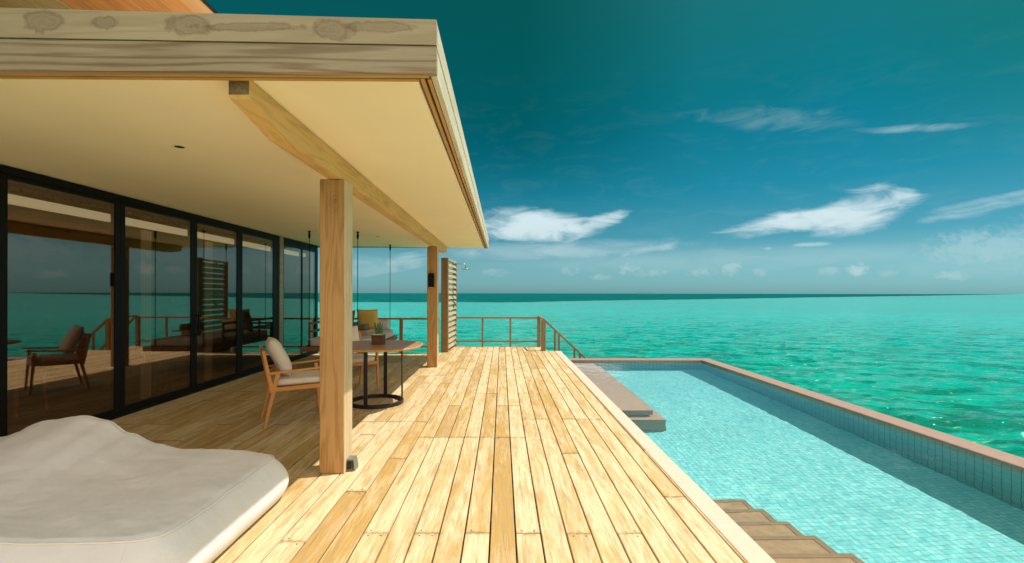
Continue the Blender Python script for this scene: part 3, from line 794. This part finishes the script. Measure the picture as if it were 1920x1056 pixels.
# bean bag lounger, lower left
def bag():
    XA, XB, YA, YB_ = -4.05, -1.655, 2.30, 3.62
    def htop(x, y):
        pts = [(-4.1, .36), (-3.76, .42), (-3.4, .55), (-3.15, .585), (-2.98, .545), (-2.8, .45), (-2.6, .372), (-2.4, .335), (-1.65, .305)]
        h = pts[0][1]
        for (a, ha), (b_, hb) in zip(pts[:-1], pts[1:]):
            if a <= x <= b_:
                s = (x-a)/(b_-a); s = s*s*(3-2*s); h = ha+(hb-ha)*s
        if x > -1.65: h = .305
        k = min(1, max(0, (y-YA)/(YB_-YA)))
        base = .295+.02*(1-k)
        f = k**1.6 if x < -2.2 else k
        h = base+(h-base)*f
        h += .020*math.exp(-((x+2.5)/.5)**2-((y-3.0)/.35)**2)*-1
        h += .010*noise.noise((x*2.3, y*2.9, 1))+.006*noise.noise((x*6+y*3, y*6, 4))+.0022*noise.noise((x*16+y*14, y*18-x*5, 4))-.007*abs(noise.noise((x*3.1+y*2.4, y*4.2-x*1.3, 8)))-.0035*abs(noise.noise((x*9-y*6, y*10+x*4, 2)))
        return h
    NXb, NYb = 120, 72
    m_ = MB(); vs = []; fs = []
    def corner(u, v):      # rounded plan outline
        e = 11.
        r = (abs(u)**e+abs(v)**e)**(1/e) if (u or v) else 0
        mx = max(abs(u), abs(v))
        return (u*mx/r, v*mx/r) if r > 0 else (0, 0)
    grid = {}
    for j in range(NYb+1):
        for i in range(NXb+1):
            u, v = corner(-1+2*i/NXb, -1+2*j/NYb)
            x = (XA+XB)/2+u*(XB-XA)/2; y = (YA+YB_)/2+v*(YB_-YA)/2
            d_ = 1-max(abs(-1+2*i/NXb), abs(-1+2*j/NYb))
            z = htop(x, y)-.016*max(0, 1-d_/.05)**2+.006*math.exp(-((d_-.02)/.015)**2)
            # puckers along the seam
            if d_ < .12: z += .0035*math.sin((x*7+y*11)*6+noise.noise((x*9, y*9, 0))*6)*(1-d_/.12)*min(1, d_/.03)
            grid[(i, j)] = len(vs); vs.append((x, y, z))
    for j in range(NYb):
        for i in range(NXb): fs.append((grid[(i, j)], grid[(i+1, j)], grid[(i+1, j+1)], grid[(i, j+1)]))
    per = [(i, 0) for i in range(NXb)]+[(NXb, j) for j in range(NYb)]+[(i, NYb) for i in range(NXb, 0, -1)]+[(0, j) for j in range(NYb, 0, -1)]
    prev = [grid[p] for p in per]; edge = [Vector(vs[k]) for k in prev]
    cx, cy = (XA+XB)/2, (YA+YB_)/2; n = len(per); nrm = []
    for k in range(n):
        a = edge[k-1]; b_ = edge[(k+1) % n]; t_ = (b_-a); nn = Vector((t_.y, -t_.x, 0)).normalized(); nrm.append(nn)
    LV = 16
    for lv in range(1, LV+1):
        s = lv/LV; ring = []
        for k in range(n):
            e = edge[k]; bul = .082*math.sin(PI*min(1, s**1.15))**.75*(1 if s < 1 else 0)+.04*s
            wr = .0035*noise.noise((e.x*8, e.y*8, s*3))*math.sin(PI*s)+.0022*math.sin(k*.8+noise.noise((e.x*5, e.y*5, 0))*5)*max(0, 1-s*4)
            p = e+nrm[k]*(bul+wr); z = .004+(e.z-.004)*(1-s)
            ring.append(len(vs)); vs.append((p.x, p.y, z))
        for k in range(n): fs.append((prev[k], ring[k], ring[(k+1) % n], prev[(k+1) % n]))
        prev = ring
    fs.append(tuple(prev[::-1]))
    m_.add(vs, fs, 0, True)
    o = m_.build('bean_bag', M_bag)
    tag(o, 'large flat beige bean bag lounger with a raised backrest on the shaded deck', 'bean bag')
    pp = [e+nrm[k]*.004+Vector((0, 0, .004)) for k, e in enumerate(edge)]; pp.append(pp[0])
    pi = MB().tube(pp, .0048, 8, False).build('piping', M_pipe, o)
    # upright seam on the near corner
    k0 = min(range(n), key=lambda k: (edge[k]-Vector((-1.80, 2.3, .3))).length)
    sp = []
    for lv in range(0, LV):
        idx = (NXb+1)*(NYb+1)+(lv-1)*n+k0 if lv > 0 else grid[per[k0]]
        sp.append(Vector(vs[idx])+nrm[k0]*.0008)
    MB().tube(sp, .0022, 6, False).build('seam', M_pipe, o)
bag()

# ---------------------------------------------------------------- chairs
def make_chair(name, label, wd, cushion, tall=1.0):
    c = empty(name, label, 'chair'); hw = .30
    for s in (-1, 1):
        x = s*hw
        MB().bar((x, 0, 0), (x, .135, .60), .032, .030, (0, 1, 0), .005, .034, .050).build('leg', wd, c)
        MB().bar((x, .66, 0), (x, .615, .615), .028, .028, (0, 1, 0), .005, .034, .046).build('leg', wd, c)
        MB().bar((x, .078, .40), (x, -.012, .86), .034, .050, (0, 1, 0), .005, .030, .032).build('back_post', wd, c)
        MB().bar((x, .04, .606), (x, .33, .622), .046, .026, (0, 0, 1), .007).bar((x, .33, .622), (x, .70, .648), .046, .026, (0, 0, 1), .007, .040, .020).build('armrest', wd, c)
    f = MB()
    for s in (-1, 1): f.bar((s*hw, .07, .425), (s*hw, .64, .435), .030, .045)
    f.bar((-hw, .09, .425), (hw, .09, .425), .03, .045).bar((-hw, .635, .435), (hw, .635, .435), .030, .050)
    for i in range(5): f.bar((-.22+i*.11, .1, .43), (-.22+i*.11, .62, .44), .05, .015)
    f.build('seat_frame', wd, c)
    r_ = MB().bar((-hw, -.004, .82), (hw, -.004, .82), .026, .06)
    for i in range(7): r_.bar((-.24+i*.08, .055, .46), (-.24+i*.08, .0, .80), .022, .014, (0, 1, 0))
    r_.build('backrest', wd, c)
    softbox((-.275, .075, .458), (.275, .655, .53), .03, .015).build('seat_cushion', cushion, c)
    return c
def face(dx_, dy_): return math.atan2(-dx_, dy_)
ch1 = make_chair('armchair', 'teak armchair with cream seat cushion left of the near post', M_teak, M_cush)
ch1.location = (-2.755, 5.54, 0); ch1.rotation_euler = (0, 0, face(.875, .484))
ch2 = copy_thing(ch1, 'teak armchair behind the round table, mostly hidden by the near post')
ch2.location = (-2.557, 7.685, 0); ch2.rotation_euler = (0, 0, face(.65, -.76))
for c in (ch1, ch2): c['group'] = 'teak armchairs at the round table'
def lean_pillow(parent_c, name, label, w_, mat, y=.14, z=.76, tilt=68, th=.16, seed=1, group=None, x=0., roll=0):
    M = Matrix.Translation(parent_c.location) @ Matrix.Rotation(parent_c.rotation_euler.z, 4, 'Z') @ Matrix.Translation((x, y, z)) @ Matrix.Rotation(R(180-tilt), 4, 'X') @ Matrix.Rotation(R(roll), 4, 'Z')
    return pillow(name, label, 'cushion', w_, w_, th, M, mat, group, seed)
lean_pillow(ch1, 'cushion', 'cream scatter cushion leaning on the back of the near teak armchair', .47, M_cush, .165, .765, 64, seed=2, group='cream scatter cushions on the teak armchairs')
lean_pillow(ch2, 'cushion', 'cream scatter cushion in the far teak armchair, its edge just right of the near post', .47, M_cush, .165, .765, 64, seed=5, group='cream scatter cushions on the teak armchairs')

# ---------------------------------------------------------------- round table
tb = empty('dining_table', 'round wooden table on a black steel ring base beside the near post', 'table', (-1.71, 6.55, 0))
def superell(rx, ry, e, n=72, cx=0, cy=0):
    o_ = []
    for k in range(n):
        a = 2*PI*k/n; c_, s_ = math.cos(a), math.sin(a)
        o_.append((cx+math.copysign(abs(c_)**(2/e), c_)*rx, cy+math.copysign(abs(s_)**(2/e), s_)*ry))
    return o_
def table_mat():
    m, t, b = newmat('radial veneer table wood')
    co = t.node('ShaderNodeTexCoord').outputs['Object']
    x, y, z = t.sep(co)
    an = t.m('ARCTAN2', y, x); seg = t.m('FLOOR', t.m('MULTIPLY', t.m('ADD', an, PI), 8/(2*PI)))
    ca = t.m('MULTIPLY', t.m('ADD', seg, .5), 2*PI/8)
    u = t.m('ADD', t.m('MULTIPLY', x, t.m('COSINE', ca)), t.m('MULTIPLY', y, t.m('SINE', ca)))
    v = t.m('SUBTRACT', t.m('MULTIPLY', y, t.m('COSINE', ca)), t.m('MULTIPLY', x, t.m('SINE', ca)))
    n = t.noise(t.comb(t.m('MULTIPLY', u, 3.), t.m('MULTIPLY', v, 70.), seg), 1., 4, .65)
    c = t.mix(t.mr(n, .3, .7), (.44, .24, .12), (.26, .12, .05))
    wn = t.node('ShaderNodeTexWhiteNoise', {'W': seg}, noise_dimensions='1D').outputs[0]
    c = t.mix(t.m('MULTIPLY', wn, .35), c, (.50, .32, .19))
    t.put(b.inputs['Base Color'], c); b.inputs['Roughness'].default_value = .38; return m
MB().prism(superell(.60, .62, 2.7), .768, .798, .005).build('tabletop', table_mat(), tb)
rim = superell(.603, .623, 2.7, 96)
MB().tube([(x, y, .782) for x, y in rim+rim[:1]], .0115, 8, False).build('edge_band', M_teak, tb)
for (x, y, rz) in ((-.345, .0, 0), (.345, .03, 0), (-.05, -.345, 1), (.04, .345, 1)):
    if rz: MB().bar((x, y, .0), (x, y, .766), .052, .014, (0, 1, 0), .002).build('leg', M_iron, tb)
    else: MB().bar((x, y, .0), (x, y, .766), .016, .050, (0, 1, 0), .002).build('leg', M_iron, tb)
ring = MB(); N_ = 64; vs = []; fs = []
for k in range(N_):
    a = 2*PI*k/N_
    for (r, z) in ((.325, .002), (.365, .002), (.365, .045), (.357, .05), (.333, .05), (.325, .045)): vs.append((r*math.cos(a), r*math.sin(a), z))
for k in range(N_):
    j = (k+1) % N_
    for q in range(6): fs.append((k*6+q, j*6+q, j*6+(q+1) % 6, k*6+(q+1) % 6))
ring.add(vs, fs); ring.build('base_ring', M_iron, tb)
MB().box((-.34, -.02, .752), (.34, .02, .766)).box((-.02, -.34, .750), (.02, .34, .7515)).build('top_brace', M_iron, tb)
# cactus
cp = empty('potted_cactus', 'small green cactus in a square brown pot with white pebbles on the round table', 'plant', (-1.695, 6.60, .800))
M_pot = plain('brown pot', (.12, .055, .02), .7, 0, .3, .5, 80, .3, 40)
mb = MB().box((-.078, -.078, .0), (.078, .078, .11), .006).box((-.08, -.08, .110), (-.068, .08, .128)).box((.068, -.08, .110), (.08, .08, .128)).box((-.068, -.08, .110), (.068, -.068, .128)).box((-.068, .068, .110), (.068, .08, .128))
mb.build('pot', M_pot, cp)
pb = MB(); rnd = random.Random(4)
for i in range(110):
    x, y = rnd.uniform(-.062, .062), rnd.uniform(-.062, .062); r = rnd.uniform(.006, .011); z = .118+rnd.uniform(0, .018)
    pb.lathe([(0, -r), (r*.8, -r*.6), (r, 0), (r*.8, r*.6), (0, r)], (x, y, z), 7)
pb.build('pebbles', plain('white pebbles', (.72, .66, .56), .7, var=.25, vscale=60), cp)
ca = MB()
def stalk(x, y, h, r, lean):
    pts = []; rs = []
    for i in range(11):
        s = i/10; pts.append((x+lean[0]*s*s, y+lean[1]*s*s, .115+h*s)); rs.append(r*(.7+.4*math.sin(PI*min(1, s*1.15)))*(1 if s < .85 else 1-((s-.85)/.15)**2*.85))
    o = len(ca.v); ca.tube(pts, r, 20, True, rs=rs)
    for q in range(11):
        for k in range(20):
            i_ = o+q*20+k; p = Vector(ca.v[i_]); c_ = Vector(pts[q]); ca.v[i_] = tuple(c_+(p-c_)*(1.0 if k % 4 < 2 else .72))
    for q in range(1, 10):
        for k in (0, 5, 9, 13, 17):
            p = Vector(ca.v[o+q*20+k]); c_ = Vector(pts[q]); dn = (p-c_).normalized()
            ca.bar(p, p+dn*.010+Vector((0, 0, .004)), .0012, bev=0, mi=1)
for a in ((.0, .0, .175, .017, (-.01, 0)), (-.035, .01, .19, .014, (-.022, 0)), (.028, -.012, .13, .014, (.025, 0)), (.038, .02, .155, .013, (.006, .01)), (-.012, -.03, .085, .013, (-.016, -.01)), (.012, .03, .19, .012, (.004, 0)), (.05, -.02, .07, .011, (.016, 0))): stalk(*a)
ca.build('cactus_stem', [plain('cactus green', (.07, .17, .05), .6, var=.35, vscale=50), plain('cactus spine', (.6, .6, .42), .6)], cp)

# ---------------------------------------------------------------- hanging daybed
db = empty('hanging_daybed', 'brown timber daybed hung on four black rods under the soffit', 'daybed', (-3.1, 10.2, 0))
part(MB().box((-3.78, 8.98, .40), (-2.50, 11.52, .49), .006), 'platform', M_teakd, db)
part(softbox((-3.72, 9.02, .49), (-2.52, 11.46, .625), .04, .012), 'mattress', M_greyc, db)
for (x, y) in ((-3.62, 9.02), (-2.71, 9.02), (-3.60, 11.42), (-2.66, 11.42)):
    z1 = zs(x)
    m_ = MB().tube([(x, y, .47), (x, y, z1-.01)], .0065, 8)
    m_.tube([(x, y, z1-.001), (x, y, z1-.02)], .026, 14).tube([(x, y, z1-.02), (x, y, z1-.075), (x, y, z1-.12), (x, y, z1-.15)], .02, 10, rs=[.014, .022, .018, .008])
    m_.tube([(x, y, .62), (x, y, .56), (x, y, .47)], .014, 10, rs=[.007, .014, .014])
    o = part(m_, 'hanging_rod', M_black, db)
    part(MB().tube([(x, y-.0, .395), (x, y, .43)], .016, 10), 'rod_nut', M_steel, o)
# frame on the room side and at the far end
m_ = MB()
for y in (9.40, 10.1, 10.8, 11.48): m_.bar((-3.765, y, .491), (-3.765, y, .93), .035, .045, (0, 1, 0))
for z in (.90, .74): m_.bar((-3.765, 9.38, z), (-3.765, 11.5, z), .032, .05)
part(m_, 'backrest', M_teakd, db)
m_ = MB()
for x in (-3.70, -3.2, -2.84): m_.bar((x, 11.49, .491), (x, 11.49, .80), .05, .035, (0, 1, 0))
for z in (.78, .66): m_.bar((-3.74, 11.49, z), (-2.815, 11.49, z), .032, .045)
part(m_, 'end_rail', M_teakd, db)
def P(x, y, z, rx, ry=0, rz=0): return Matrix.Translation((x, y, z)) @ Matrix.Rotation(R(rz), 4, 'Z') @ Matrix.Rotation(R(rx), 4, 'X') @ Matrix.Rotation(R(ry), 4, 'Z')
pillow('cushion', 'mustard yellow cushion leaning up at the far end of the hanging daybed', 'cushion', .50, .50, .16, P(-3.12, 11.20, .89, 106, 0, 0), M_yel, 'cushions on the hanging daybed', 3)
pillow('cushion', 'olive brown cushion at the window side of the hanging daybed, seen reflected in the glass', 'cushion', .50, .50, .17, P(-3.52, 10.75, .87, 104, 0, 55), M_olive, 'cushions on the hanging daybed', 8)
pillow('cushion', 'grey cushion lying along the far end rail behind the cactus', 'cushion', .62, .26, .15, P(-2.93, 11.30, .76, 100, 0, 0), M_greyc, 'cushions on the hanging daybed', 6)
tt = empty('tray_table', 'small wooden tray table standing on the daybed mattress', 'table', (-2.88, 9.80, .638))
part(MB().box((-3.06, 9.5, .725), (-2.68, 10.1, .750), .004), 'tray_top', M_teak, tt)
part(MB().box((-2.99, 9.62, .639), (-2.80, 9.98, .723), .004), 'tray_base', M_pale, tt)
o = softbox((-3.04, 9.62, .7515), (-2.74, 9.98, .868), .02, .006).build('serving_box', M_olive); tag(o, 'dark olive box standing on the tray table of the daybed', 'box')

# ---------------------------------------------------------------- shower screen
sh = empty('shower_screen', 'louvred timber shower screen with a steel rain shower at the deck end', 'shower', (-1.45, 12.9, 0))
part(MB().box((-1.54, 12.16, 0), (-1.367, 12.33, 2.40), .005), 'screen_post', M_dark, sh)
part(MB().box((-1.40, 13.66, 0), (-1.292, 13.72, 2.39), .005), 'screen_post', M_dark, sh)
RS = Matrix.Translation((-1.405, 12.335, 0)) @ Matrix.Rotation(-.066, 4, 'Z')
sl = MB(); z = .07
while z < 2.3:
    sl.av = random.random()
    M = RS @ Matrix.Translation((0, .665, z+.045)) @ Matrix.Rotation(R(-24), 4, 'Y')
    sl.box((-.012, -.660, -.056), (.012, .660, .056), .003, M=M); z += .142
part(sl, 'louvre', M_slat, sh)
part(MB().box((-.05, .0, 2.34), (.03, 1.325, 2.39), .003, M=RS), 'top_rail', M_slat, sh)
part(MB().tube([(-1.36, 13.25, 2.31), (-1.31, 13.25, 2.31)], .03, 14).tube([(-1.37, 13.25, 2.31), (-1.09, 13.25, 2.31), (-1.03, 13.25, 2.30), (-1.005, 13.25, 2.27), (-1.0, 13.25, 2.18)], .011, 12), 'shower_arm', M_steel, sh)
part(MB().lathe([(0, .03), (.02, .03), (.025, .012), (.11, .008), (.115, 0), (.11, -.006), (0, -.006)], (-1.0, 13.25, 2.165), 28), 'shower_head', M_steel, sh)
part(MB().box((-1.335, 13.17, 1.12), (-1.312, 13.33, 1.30), .004).tube([(-1.32, 13.25, 1.24), (-1.25, 13.25, 1.24)], .022, 14).bar((-1.26, 13.25, 1.24), (-1.26, 13.16, 1.22), .012), 'shower_valve', M_steel, sh)

# ---------------------------------------------------------------- railings
def railing(name, label, y, xs, xa, xb, ztop, zlow, pw):
    r = empty(name, label, 'railing', (xa, y, 0), 0, 'timber railings round the deck end')
    part(MB().box((xa, y-.04, ztop-.05), (xb, y+.04, ztop), .005), 'top_rail', M_rail, r)
    part(MB().box((xa, y-.017, zlow), (xb, y+.017, zlow+.045), .004), 'bottom_rail', M_rail, r)
    for x in xs: part(MB().box((x-pw/2, y-.022, 0), (x+pw/2, y+.022, ztop-.051), .004), 'railing_post', M_dark, r)
    return r
railing('railing', 'timber railing behind the daybed, left of the shower screen', 12.0+.02, [-4.5, -3.55, -2.52, -1.62], -4.66, -1.56, .885, .135, .085)
railing('railing', 'timber railing across the far deck end, right of the shower screen', 13.545, [-.545, .24], -1.285, 1.02, .835, .125, .05)
st = empty('stair_railing', 'sloping timber handrails running down from the deck to the lagoon', 'railing', (1.1, 13.0, 0))
part(MB().box((1.00, 13.50, 0), (1.09, 13.59, .835), .005), 'railing_post', M_dark, st)
part(MB().box((1.035, 12.545, 0), (1.15, 12.66, .80), .005), 'railing_post', M_dark, st)
part(MB().bar((1.045, 13.50, .855), (1.09, 12.6, .822), .06, .035), 'top_rail', M_rail, st)
for yy, zz in ((12.60, .815), (13.545, .835)):
    part(MB().bar((1.1, yy, zz), (3.1, yy, zz-1.86), .055, .05), 'handrail', M_rail, st)
    for x in (1.50, 2.05, 2.6): part(MB().box((x-.027, yy-.02, -.8-(x-1.1)*.9), (x+.027, yy+.02, zz-.03-(x-1.1)*.93), .003), 'railing_post', M_dark, st)
sta = empty('staircase', 'timber steps going down to the water beyond the pool', 'stairs', (1.2, 13.05, -.2))
for i in range(7):
    part(MB().box((1.16+i*.27, 12.68, -.22-i*.25), (1.44+i*.27, 13.48, -.18-i*.25), .004), 'step', M_slat, sta)
for yy in (12.665, 13.50): part(MB().bar((1.15, yy, -.2), (3.1, yy, -2.0), .03, .24, (0, 0, 1)), 'stringer', M_dark, sta)

# ---------------------------------------------------------------- small fittings
wl = empty('wall_light', 'narrow black box light on the front of the far post', 'light', (-1.42, 9.705, 1.75))
part(MB().box((-1.475, 9.62, 1.62), (-1.365, 9.7085, 1.90), .004), 'lamp_body', M_black, wl)
part(MB().box((-1.455, 9.63, 1.612), (-1.385, 9.695, 1.6195)), 'lamp_glass', M_white, wl)
ob = empty('deck_light', 'small grey metal deck light at the foot of the near post', 'light', (-1.28, 4.09, 0))
M_zinc = plain('grey metal box', (.24, .24, .19), .45, .4, .5, .15, 200)
m_ = MB(); vs = [(-1.3085, 4.04, .004), (-1.235, 4.04, .004), (-1.235, 4.15, .004), (-1.3085, 4.15, .004), (-1.3085, 4.045, .098), (-1.250, 4.045, .098), (-1.250, 4.145, .098), (-1.3085, 4.145, .098)]
m_.add(vs, [(3, 2, 1, 0), (4, 5, 6, 7), (0, 1, 5, 4), (1, 2, 6, 5), (2, 3, 7, 6), (3, 0, 4, 7)])
part(m_, 'lamp_body', M_zinc, ob)
part(MB().box((-1.302, 4.034, .016), (-1.262, 4.041, .086), .002).box((-1.255, 4.033, .012), (-1.246, 4.041, .09), .002), 'lamp_cover', M_iron, ob)
for i, (px, py, lab) in enumerate([(336, 272, 'round recessed downlight in the soffit above the bean bag'), (708, 441, 'round recessed downlight in the soffit between the daybed rods')]):
    Yd = 1.165*900/(549-py); xd = (px-941)*Yd/900; zd = zs(xd)
    dl = empty('downlight', lab, 'light', (xd, Yd, zd), 0, 'recessed downlights in the soffit')
    part(MB().lathe([(.036, -.001), (.05, -.003), (.056, -.001)], (xd, Yd, zd), 28), 'trim_ring', M_soffit, dl)
    part(MB().lathe([(0, -.0015), (.036, -.0015)], (xd, Yd, zd), 28), 'lamp', M_black, dl)

# ---------------------------------------------------------------- furniture in the room
M_walnut = wood('walnut', (.14, .06, .025), (.06, .025, .01), 'y', .4, .7, 0)
si = empty('side_table', 'low round dark side table inside the room beside the ice bucket', 'table', (-6.72, 9.15, 0))
MB().lathe([(0, .53), (.27, .53), (.28, .545), (.27, .56), (0, .56)], n=40).build('tabletop', M_walnut, si)
for k in range(4):
    a = PI/4+k*PI/2; MB().bar((.2*math.cos(a), .2*math.sin(a), 0), (.2*math.cos(a), .2*math.sin(a), .53), .025, .025, (0, 1, 0)).build('leg', M_walnut, si)
bk = empty('ice_bucket', 'steel ice bucket standing on the side table inside the room', 'bucket', (-6.80, 9.10, .561))
MB().lathe([(0, 0), (.09, 0), (.095, .01), (.125, .24), (.135, .245), (.135, .25), (.12, .25), (.09, .015), (0, .015)], n=32).build('bucket_body', M_steel, bk)
for s in (-1, 1): MB().tube([(s*.12, -.03, .2), (s*.155, -.03, .2), (s*.155, .03, .2), (s*.12, .03, .2)], .006, 8).build('handle', M_steel, bk)
o = MB().lathe([(0, 0), (.04, 0), (.042, .02), (.042, .18), (.015, .25), (.014, .33), (.017, .335), (.017, .35), (0, .35)], n=24).build('bottle', plain('dark green bottle glass', (.01, .02, .008), .1)); o.location = (-6.82, 9.12, .585); o.rotation_euler = (.1, -.15, 0)
tag(o, 'dark bottle standing in the steel ice bucket inside the room', 'bottle')
dr = empty('drum_table', 'slatted red brown drum table with a pale rim inside the room near the glass', 'table', (-5.35, 7.35, 0))
m_ = MB()
for k in range(26):
    a = 2*PI*k/26; m_.bar((.22*math.cos(a), .22*math.sin(a), 0), (.30*math.cos(a), .30*math.sin(a), .45), .03, .012, (math.cos(a), math.sin(a), 0))
m_.build('slats', wood('red brown slat wood', (.26, .08, .03), (.12, .035, .012), 'z', .4, .6, 0), dr)
MB().lathe([(0, .451), (.33, .451), (.335, .465), (.33, .478), (0, .478)], n=44).build('tabletop', M_pale, dr)
sto = empty('bar_stool', 'light wooden stool inside the room at the left edge behind the glass', 'stool', (-6.02, 5.95, 0))
MB().box((-.19, -.19, .69), (.19, .19, .73), .008).build('seat', M_teak, sto)
for sx in (-1, 1):
    for sy in (-1, 1): MB().bar((sx*.19, sy*.19, 0), (sx*.16, sy*.16, .69), .035, .035, (0, 1, 0)).build('leg', M_teak, sto)
wm = empty('wall_mirror', 'rounded rectangular mirror in a dark frame on the far room wall', 'mirror', (-7.8, 11.69, 1.62))
def rrect(w_, h_, r, n=8):
    pts = []
    for (cx, cy, a0) in ((w_/2-r, h_/2-r, 0), (-w_/2+r, h_/2-r, 90), (-w_/2+r, -h_/2+r, 180), (w_/2-r, -h_/2+r, 270)):
        for k in range(n+1): a = R(a0+90*k/n); pts.append((cx+r*math.cos(a), cy+r*math.sin(a)))
    return pts
pts = [(x, 0, z) for x, z in rrect(.56, .84, .12)]
MB().tube(pts+pts[:1], .02, 8, False).build('mirror_frame', M_iron, wm)
MB().add([(x, -.004, z) for x, _, z in pts], [tuple(range(len(pts)))]).build('mirror_glass', M_pale, wm)
